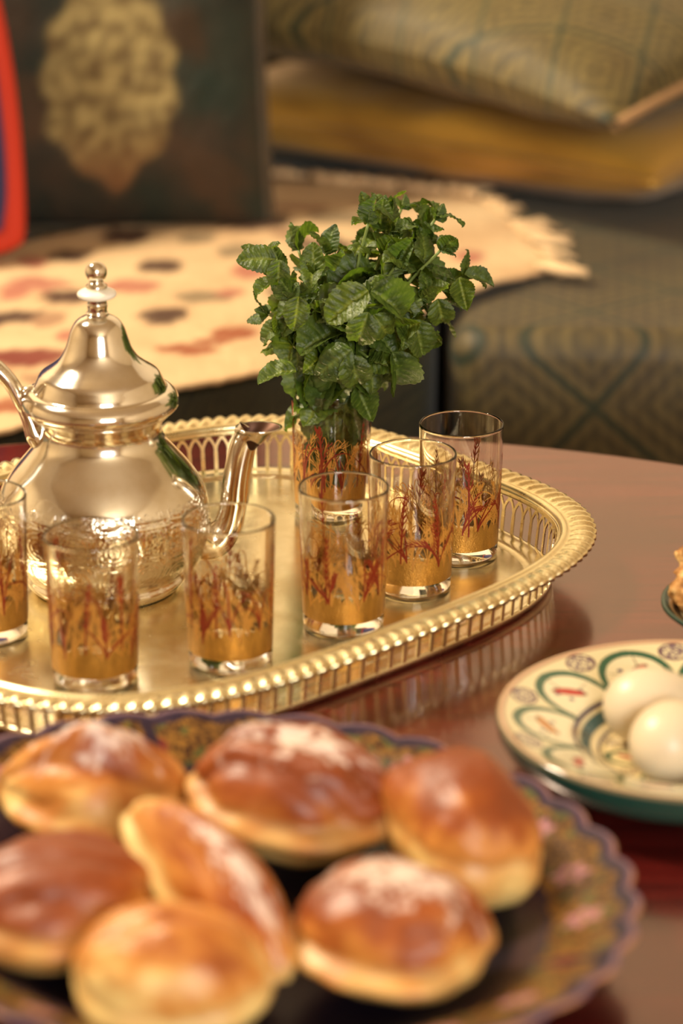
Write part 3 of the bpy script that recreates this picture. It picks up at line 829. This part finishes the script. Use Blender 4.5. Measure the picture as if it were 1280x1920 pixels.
hand(712, 430, Y0+.02, .1, 1, -.2, .024, 0, (0, -1, .3))
hand(555, 695, Y0-.04, -1, .0, -.3, .030, 0, (0, -.3, 1))
hand(690, 545, Y0-.075, -.85, -.5, -.2, .038, 0, (-.3, -.9, .5))
hand(695, 545, Y0-.075, .9, -.35, -.2, .036, 7, (.3, -.8, .6))
hand(690, 585, Y0-.075, -.35, -1, -.2, .032, 1, (0, -1, .3))
hand(700, 590, Y0-.072, .6, -.8, -.2, .030, 2, (0, -1, .3))
hand(660, 655, Y0-.06, -.8, -.45, -.2, .038, 4, (0, -.9, .5))
hand(600, 665, Y0-.05, .9, -.5, -.2, .034, 4, (0, -.9, .5))
hand(655, 665, Y0-.06, .3, -1, -.1, .034, 1, (0, -1, .2))
hand(735, 660, Y0-.05, .35, -.85, -.1, .036, 7, (.5, -1, .2))
hand(740, 695, Y0-.03, -.1, -1, -.1, .018, 2, (0, -1, .4))
hand(775, 600, Y0-.03, .35, -1, 0, .032, 0, (.3, -1, .2))
hand(870, 515, Y0, 1, -.12, -.1, .024, 0, (0, -.4, 1))
hand(860, 520, Y0-.01, .25, -1, -.1, .026, 3, (0, -1, .2))
hand(820, 560, Y0-.01, .25, -1, -.1, .028, 1, (0, -1, .2))
hand(668, 722, Y0-.022, .35, -1, 0, .030, 3, (.3, -1, .1))
hand(640, 730, Y0-.016, .25, -1, 0, .036, 0, (-.2, -1, .1))
hand(612, 728, Y0-.012, -.25, -1, 0, .032, 6, (-.5, -1, .1))
hand(630, 760, Y0-.005, 0, -1, 0, .038, 1, (.1, -1, .1))
hand(648, 770, Y0, .1, -1, 0, .030, 0, (.1, 1, .1))

# ------------------------------------------------------------------ plates
def plate(name, loc, rx, ry, rz, prof, colfn, mat, nth=900, scal=None, label='', cat='plate'):
    """prof: list of (radius 0..1, z) from centre over the rim and back underneath"""
    e = empty(name, loc, rz); tag(e, label, cat)
    V, F, C = [], [], []; n = len(prof)
    half = max(range(n), key=lambda i: prof[i][0])
    for i, (r, z) in enumerate(prof):
        for k in range(nth):
            th = 2*pi*k/nth; rr = r; zz = z
            if scal:
                s = abs(sin(scal[0]*th/2)); f = sstep(0.55, 1, r)
                rr = r*(1+scal[1]*(s-0.6)*f); zz = z+scal[2]*(s-0.5)*f
            V.append((rr*rx*cos(th), rr*ry*sin(th), zz)); C.append(colfn(r, th, i <= half))
    for i in range(n-1):
        for k in range(nth):
            l = (k+1) % nth; F.append((i*nth+k, i*nth+l, (i+1)*nth+l, (i+1)*nth+k))
    mesh('dish', V, F, mat, e, cols=C); return e
def densify(pts, n):
    out = []
    for (a0, b0), (a1, b1), k in [(pts[i], pts[i+1], n[i] if hasattr(n, '__len__') else n) for i in range(len(pts)-1)]:
        for j in range(k): out.append((a0+(a1-a0)*j/k, b0+(b1-b0)*j/k))
    out.append(pts[-1]); return out
# bread platter
navy, gold_, pink, purple = lin((22, 16, 28)), lin((138, 98, 44)), lin((190, 128, 128)), lin((58, 42, 58))
def bread_col(r, th, top):
    if not top: return navy
    x, y = r*cos(th)*9, r*sin(th)*9
    if r > 0.980:
        return mixc(lin((104, 78, 96)), lin((176, 124, 84)), sstep(.985, 1.0, r)*(.5+.5*sin(th*34)))  # purple glints and orange rim highlight painted into the glaze colour
    if r > 0.955: return mixc(purple, lin((36, 28, 48)), .5+nz(x*2, y*2))
    if r > 0.772:
        u = th*22/(2*pi); k = math.floor(u); f = (u-k-0.5)
        dx = f*(2*pi/22)*0.862; dy = r-0.862; d = hypot(dx, dy); ang = atan2(dy, dx)
        edge = 0.938+0.012*sin(th*34)
        if r > edge+0.012: return mixc(purple, lin((36, 28, 48)), .5+nz(x*2, y*2))
        if k % 4 == 3 and abs(f) < 0.07: return lin((44, 32, 46))
        fl = 0.050*(0.80+0.20*cos(6*ang))
        if d < fl and k % 4 != 3: return mixc(lin((168, 116, 122)), lin((104, 60, 72)), sstep(0.02, 0.01, d)) if d > 0.008 else lin((210, 180, 90))
        if d < 0.05 and k % 4 == 3: return mixc(lin((110, 40, 40)), gold_, sstep(0.03, 0.05, d))
        sw = nz(x*5.2, y*5.2, 3)
        c = mixc(gold_, lin((112, 78, 38)), .5+nz(x, y, 8))
        c = mixc(c, lin((58, 34, 24)), sstep(0.16, 0.24, abs(sw)))
        if nz(x*3, y*3, 11) > 0.34: c = mixc(c, lin((78, 88, 48)), 0.8)
        if r < 0.785: c = lin((40, 30, 48))
        return c
    if r > 0.70: return lin((58, 40, 46))
    return navy
prof = densify([(0, .010), (.58, .010), (.64, .0125), (.70, .019), (.90, .034), (.975, .0388), (.995, .0390), (1.0, .0380)], [4, 3, 6, 60, 60, 20, 8])[:]
prof[:] = [(0, .010), (.3, .010), (.55, .010), (.62, .0105)] + densify([(.66, .0120), (.76, .0225), (.90, .0345), (.975, .0392), (.995, .0395), (1.0, .0385)], [8, 40, 14, 6, 3]) + [(.985, .0365), (.90, .031), (.68, .013), (.60, .004), (.58, .0002), (.54, .0002), (.52, .004), (0, .005)]
BPC = (-0.0490, 1.146)
plate('platter', (*BPC, 0.0), 0.1970, 0.1700, radians(145.5), prof, bread_col, mat_vcol('platter_glaze', 0.32, None, **{'Specular IOR Level': 0.2}), 1100, (34, 0.022, 0.0016),
      'large dark blue scalloped platter with gold band and pink flowers, full of breads')
# egg plate
green, cream, teal = lin((44, 84, 62)), lin((210, 194, 152)), lin((36, 82, 84))
def egg_col(r, th, top):
    if not top: return lin((34, 66, 56))
    if r > 0.985: return lin((110, 100, 76))
    if r > 0.955: return mixc(lin((190, 152, 118)), lin((140, 98, 80)), sstep(.965, .955, r))
    if r > 0.60:
        N = 10; u = th*N/(2*pi)+0.1; k = math.floor(u); t = (u-k-0.5)*2
        qq = hypot(t*0.97, (r-0.60)/0.315)
        if 0.85 < qq < 1.0: return green
        if qq >= 1.0:
            q = hypot((abs(t)-1)*0.55, (r-0.885)*2.6)
            if q < 0.15: return lin((84, 58, 84)) if nz(t*14, r*70, k) > 0.0 else cream
            if q < 0.18: return lin((90, 60, 70))
            return cream
        # motif in the petal: a slanted leaf, a stem and dots
        lx = t*0.22; ly = r-0.735; a_ = 0.75 if k % 2 else -0.6
        ux, uy = lx*cos(a_)+ly*sin(a_), -lx*sin(a_)+ly*cos(a_)
        if (ux/0.085)**2+(uy/0.024)**2 < 1: return [lin((178, 48, 36)), lin((186, 116, 40)), lin((176, 60, 50))][k % 3]
        if (ux/0.098)**2+(uy/0.030)**2 < 1: return lin((70, 40, 40))
        if abs(uy-0.25*ux*ux*40+0.0) < 0.006 and abs(ux) < 0.10 : return lin((120, 108, 90))
        for qx, qy in ((0.07, 0.03), (-0.06, -0.03), (0.05, -0.045)):
            if hypot(lx-qx, ly-qy) < 0.015: return lin((60, 52, 88))
        return lin((216, 202, 166))
    if r > 0.575: return lin((52, 40, 66))
    if r > 0.560: return cream
    if r > 0.505: return teal
    if r > 0.465: return mixc(cream, lin((214, 186, 132)), .4)
    if r > 0.452: return lin((60, 48, 56))
    N = 7; u = th*N/(2*pi)+0.3; k = math.floor(u); t = (u-k-0.5)*2
    ra = 0.44*sqrt(max(0, 1-abs(t)**1.8)); cy_ = lin((226, 202, 148))
    d = r-ra
    if -0.035 < d < 0.004 and r > 0.12: return green
    if d > 0:
        if r > 0.3 and abs(t) > .75: return lin((96, 66, 72)) if nz(t*26, r*90, k) > .05 else cy_
        return cy_
    lx = t*0.12; ly = r-0.28
    if ((lx+ly*.4)/0.018)**2+(ly/0.085)**2 < 1: return lin((176, 52, 44))
    if hypot(lx-.05, ly-.03) < .012: return lin((60, 52, 70))
    return cy_
prof = [(0, .008), (.1, .008), (.12, .008)] + densify([(.14, .0081), (.42, .0105), (.50, .0140), (.575, .0205), (.62, .0235), (.94, .0335), (.975, .0350), (.99, .0348), (1.0, .0335)], [40, 16, 16, 10, 60, 6, 3, 2]) + \
       [(1.0, .0325), (.999, .0300), (.990, .0250), (.965, .0195), (.90, .0150), (.62, .0080), (.50, .004), (.46, .0), (.42, .0), (.40, .004), (0, .005)]
EC = (0.1903, 1.3300)
plate('plate', (*EC, 0.0), 0.1058, 0.1058, 0.35, prof, egg_col, mat_vcol('pottery_glaze', 0.13, None, **{'Coat Weight': 0.6}), 1100, None, 'green and cream painted pottery plate holding two white eggs')
# small dark green dish at the right edge
def dish_col(r, th, top):
    if not top or r > .93: return lin((34, 58, 46))
    if r > .88: return lin((170, 130, 86))
    return lin((44, 34, 24)) if r > .8 else lin((200, 176, 130))
prof = [(0, .006), (.4, .007), (.6, .0115)] + densify([(.7, .017), (.97, .0285), (1.0, .028)], [14, 3]) + [(1.0, .026), (.9, .021), (.6, .006), (.5, 0), (.45, 0), (.4, .004), (0, .004)]
dl = on_z(1240, 1133, .027)
DR = 0.062
DC = (dl.x+DR, dl.y)
plate('plate', (*DC, 0.0), DR, DR, 0, prof, dish_col, mat_vcol('dark_green_glaze', 0.2), 160, None, 'small dark green rimmed dish at the right edge of the table')

# ------------------------------------------------------------------ eggs
def egg_mat():
    a = NM('eggshell'); a.put('Base Color', (*lin((216, 198, 168)), 1)).put('Roughness', 0.38).put('Subsurface Weight', 0.15).put('Subsurface Radius', (0.01, 0.006, 0.004)).put('Subsurface Scale', 0.3)
    a.bump(a.noise(700, 2, 0.5, a.obj()), 0.05, 0.0003); return a.m
M['egg'] = egg_mat()
def egg(px, py, z, rz, tilt, label, s=1.0):
    pts = []
    for k in range(33):
        t = pi*k/32; x = -cos(t); r = sin(t)*(1-0.13*x)
        pts.append((0.0213*r*s, 0.0278*x*s))
    V, F = lathe(pts, 48); p = on_z(px, py, z)
    o = mesh('egg', V, F, M['egg']); o.location = p; o.rotation_euler = (pi/2+tilt, 0, rz)
    tag(o, label, 'egg', 'boiled eggs on the painted plate'); return o
egg(1222, 1322, 0.0315, 1.9, 0.02, 'white egg lying behind the other one on the painted plate')
egg(1258, 1386, 0.0300, 2.75, 0.0, 'white egg in front, nearest the rim of the painted plate')

# ------------------------------------------------------------------ breads
M['bread'] = mat_vcol('bread_crust', 0.46, (130, 0.45, 0.0014), **{'Subsurface Weight': 0.06, 'Subsurface Scale': 0.01, 'Coat Weight': 0.08, 'Coat Roughness': 0.3})
BRN, ORG, PAL, SUG, DKB = lin((156, 78, 26)), lin((202, 132, 58)), lin((240, 206, 130)), lin((236, 214, 200)), lin((118, 50, 18))
def bread(center, half, rz, tilt, label, seed, moon=0.0, taper=0.25, brown=0.5, sugar=None, lip=0.0, ridge=0.0, spine=0.0, flat=0.95, crease=0.0, fold=0.0, e=0.82):
    """a soft baked turnover: domed top, rounded belly, optional lip seam and folds"""
    a_, b_, c_ = half; nu, nv = 110, 64; V, C, F = [], [], []
    for j in range(nv+1):
        ph = -pi/2+pi*j/nv
        for i in range(nu):
            th = 2*pi*i/nu
            cp, sp_ = cos(ph), sin(ph)
            x = (abs(cos(th))**e)*(1 if cos(th) >= 0 else -1)*abs(cp)**0.85; y = (abs(sin(th))**e)*(1 if sin(th) >= 0 else -1)*abs(cp)**0.85
            z = sp_
            y0 = y
            y = y*(1-taper*abs(x)**2.2) + moon*(x*x-0.3)
            zz = z if z > 0 else max(z, -0.88)*flat
            zz *= (1-0.45*taper*x*x)
            zz += spine*exp(-(y0/0.35)**2)*max(0, z)*(1-x*x)
            if lip: 
                g = exp(-((z+0.10)/0.22)**2)*sstep(-0.1, -0.8, y0)
                y -= lip*g; 
            n1 = fbm(x*1.4+seed, y*1.4, z*1.4)*0.07
            k = 1+n1
            if ridge and z > -0.1: k -= ridge*abs(sin(y0*5.2+x*1.3+seed))**4*sstep(-.1, .3, z)
            zc = 0.12+0.10*nz(x*2+seed, y*2, 5)
            if crease: k -= crease*exp(-((z-zc)/0.10)**2)*sstep(0.3, -0.3, y0+0.3*x)
            if fold and z > 0: zz -= fold*exp(-((y0-0.15-0.35*x)/0.13)**2)*(1-x*x)*z
            V.append((x*a_*k, y*b_*k, zz*c_*k))
            hgt = z + 0.20 + 0.62*fbm(x*1.5+seed*2, y*1.9, z) + 0.16*nz(x*6, y*6+seed) + 0.10*nz(x*3, y*22, seed)
            c = mixc(PAL, ORG, sstep(-0.55, 0.15, hgt+brown-0.5)); c = mixc(c, BRN, sstep(0.1, 0.75, hgt+brown-0.5))
            c = mixc(c, DKB, 0.75*sstep(0.55, 1.1, hgt+brown-0.5+0.3*nz(x*3, y*3, seed)))
            if ridge: c = mixc(c, DKB, 0.45*abs(sin(y0*5.2+x*1.3+seed))**6*sstep(0, .4, z))
            if crease: c = mixc(c, mixc(PAL, ORG, .3+nz(x*3, y*3, seed)), 0.45*sstep(zc+0.12, zc-0.02, z)); c = mixc(c, DKB, 0.35*exp(-((z-zc)/0.06)**2)*sstep(0.2, -0.3, y0+0.3*x))
            if sugar:
                sx, sy, sr = sugar; d = hypot((x-sx)/sr, (y0-sy)/(sr*0.75))
                q = (1.25-d)+0.8*nz(x*5+seed, y*5, 9)+0.9*nz(x*13, y*13, 5)
                if z > 0: c = mixc(c, SUG, 0.80*sstep(0.35, 1.0, q))
            C.append(c)
    for j in range(nv):
        for i in range(nu):
            l = (i+1) % nu; F.append((j*nu+i, j*nu+l, (j+1)*nu+l, (j+1)*nu+i))
    o = mesh('bread_roll', V, F, M['bread'], cols=C)
    o.location = center; o.rotation_euler = (tilt[0], tilt[1], rz)
    tag(o, label, 'bread', 'baked bread rolls on the dark platter'); return o
def bp(px, py, z): return on_z(px, py, z)
bread(bp(170, 1480, .040), (.050, .036, .027), radians(3), (radians(6), 0), 'pale brown folded roll dusted with sugar at the back left of the platter', 1, moon=0.10, taper=0.75, brown=0.02, sugar=(0.1, 0.0, .66), lip=0.22, ridge=0.07, spine=0.55, fold=0.25)
bread(bp(552, 1487, .046), (.054, .040, .034), radians(-12), (radians(4), radians(5)), 'largest glazed roll with sugary top at the back middle of the platter', 2, taper=0.28, brown=0.62, sugar=(0.05, 0.12, .78), lip=0.18, ridge=0.09, crease=0.07, fold=0.12)
bread(bp(862, 1558, .042), (.034, .050, .036), radians(20), (0, radians(6)), 'smooth shiny brown roll without sugar at the right of the platter', 3, taper=0.10, brown=0.42, spine=0.1, crease=0.03, e=0.6)
bread(bp(403, 1662, .050), (.066, .021, .023), radians(-55), (radians(10), radians(14)), 'narrow folded roll lying diagonally in the middle of the pile', 4, moon=-0.3, taper=0.45, brown=-0.02, sugar=(0.30, 0.1, .62), lip=0.3, spine=0.25, crease=0.05)
bread(bp(735, 1745, .040), (.046, .037, .029), radians(-24), (radians(4), 0), 'golden roll with a thick patch of powdered sugar at the front right', 5, taper=0.22, brown=0.42, sugar=(0.05, 0.12, .80), lip=0.25, crease=0.08)
bread(bp(112, 1690, .039), (.050, .042, .029), radians(14), (0, 0), 'dark brown glazed roll without sugar at the left edge of the platter', 6, taper=0.2, brown=0.60, ridge=0.07, lip=0.1, crease=0.04)
bread(bp(322, 1830, .040), (.044, .033, .031), radians(-4), (radians(12), 0), 'roll nearest the camera with a pale front and brown top', 7, taper=0.25, brown=-0.2, lip=0.1, flat=0.95, crease=0.03, fold=0.1)

# crumbly pastry on the small dish
def crumb(center, s, seed, label):
    bm = bmesh.new(); bmesh.ops.create_icosphere(bm, subdivisions=5, radius=1)
    for v in bm.verts:
        c = v.co.copy(); v.co = Vector((c.x*s[0], c.y*s[1], c.z*s[2]))*(1+0.22*fbm(c.x*2+seed, c.y*2, c.z*2)+0.10*nz(c.x*7, c.y*7, c.z*7+seed)+0.04*nz(c.x*17, c.y*17, c.z*17))
    me = bpy.data.meshes.new('pastry'); bm.to_mesh(me); bm.free()
    me.polygons.foreach_set('use_smooth', [True]*len(me.polygons))
    a = NM('nut_crumb'); n = a.noise(90, 4, 0.6, a.obj())
    a.put('Base Color', a.ramp(n, [(0.35, lin((112, 66, 26))), (0.5, lin((186, 130, 66))), (0.65, lin((226, 188, 124)))])).put('Roughness', 0.7); a.bump(n, 0.8, 0.004)
    me.materials.append(a.m); o = bpy.data.objects.new('pastry', me); COL.objects.link(o); o.location = center
    tag(o, label, 'pastry'); return o
crumb((DC[0]-0.018, DC[1]+0.004, 0.040), (0.037, 0.040, 0.031), 3, 'crumbly brown nut pastry on the small dark green dish')
print('leaves', nleaf[0])
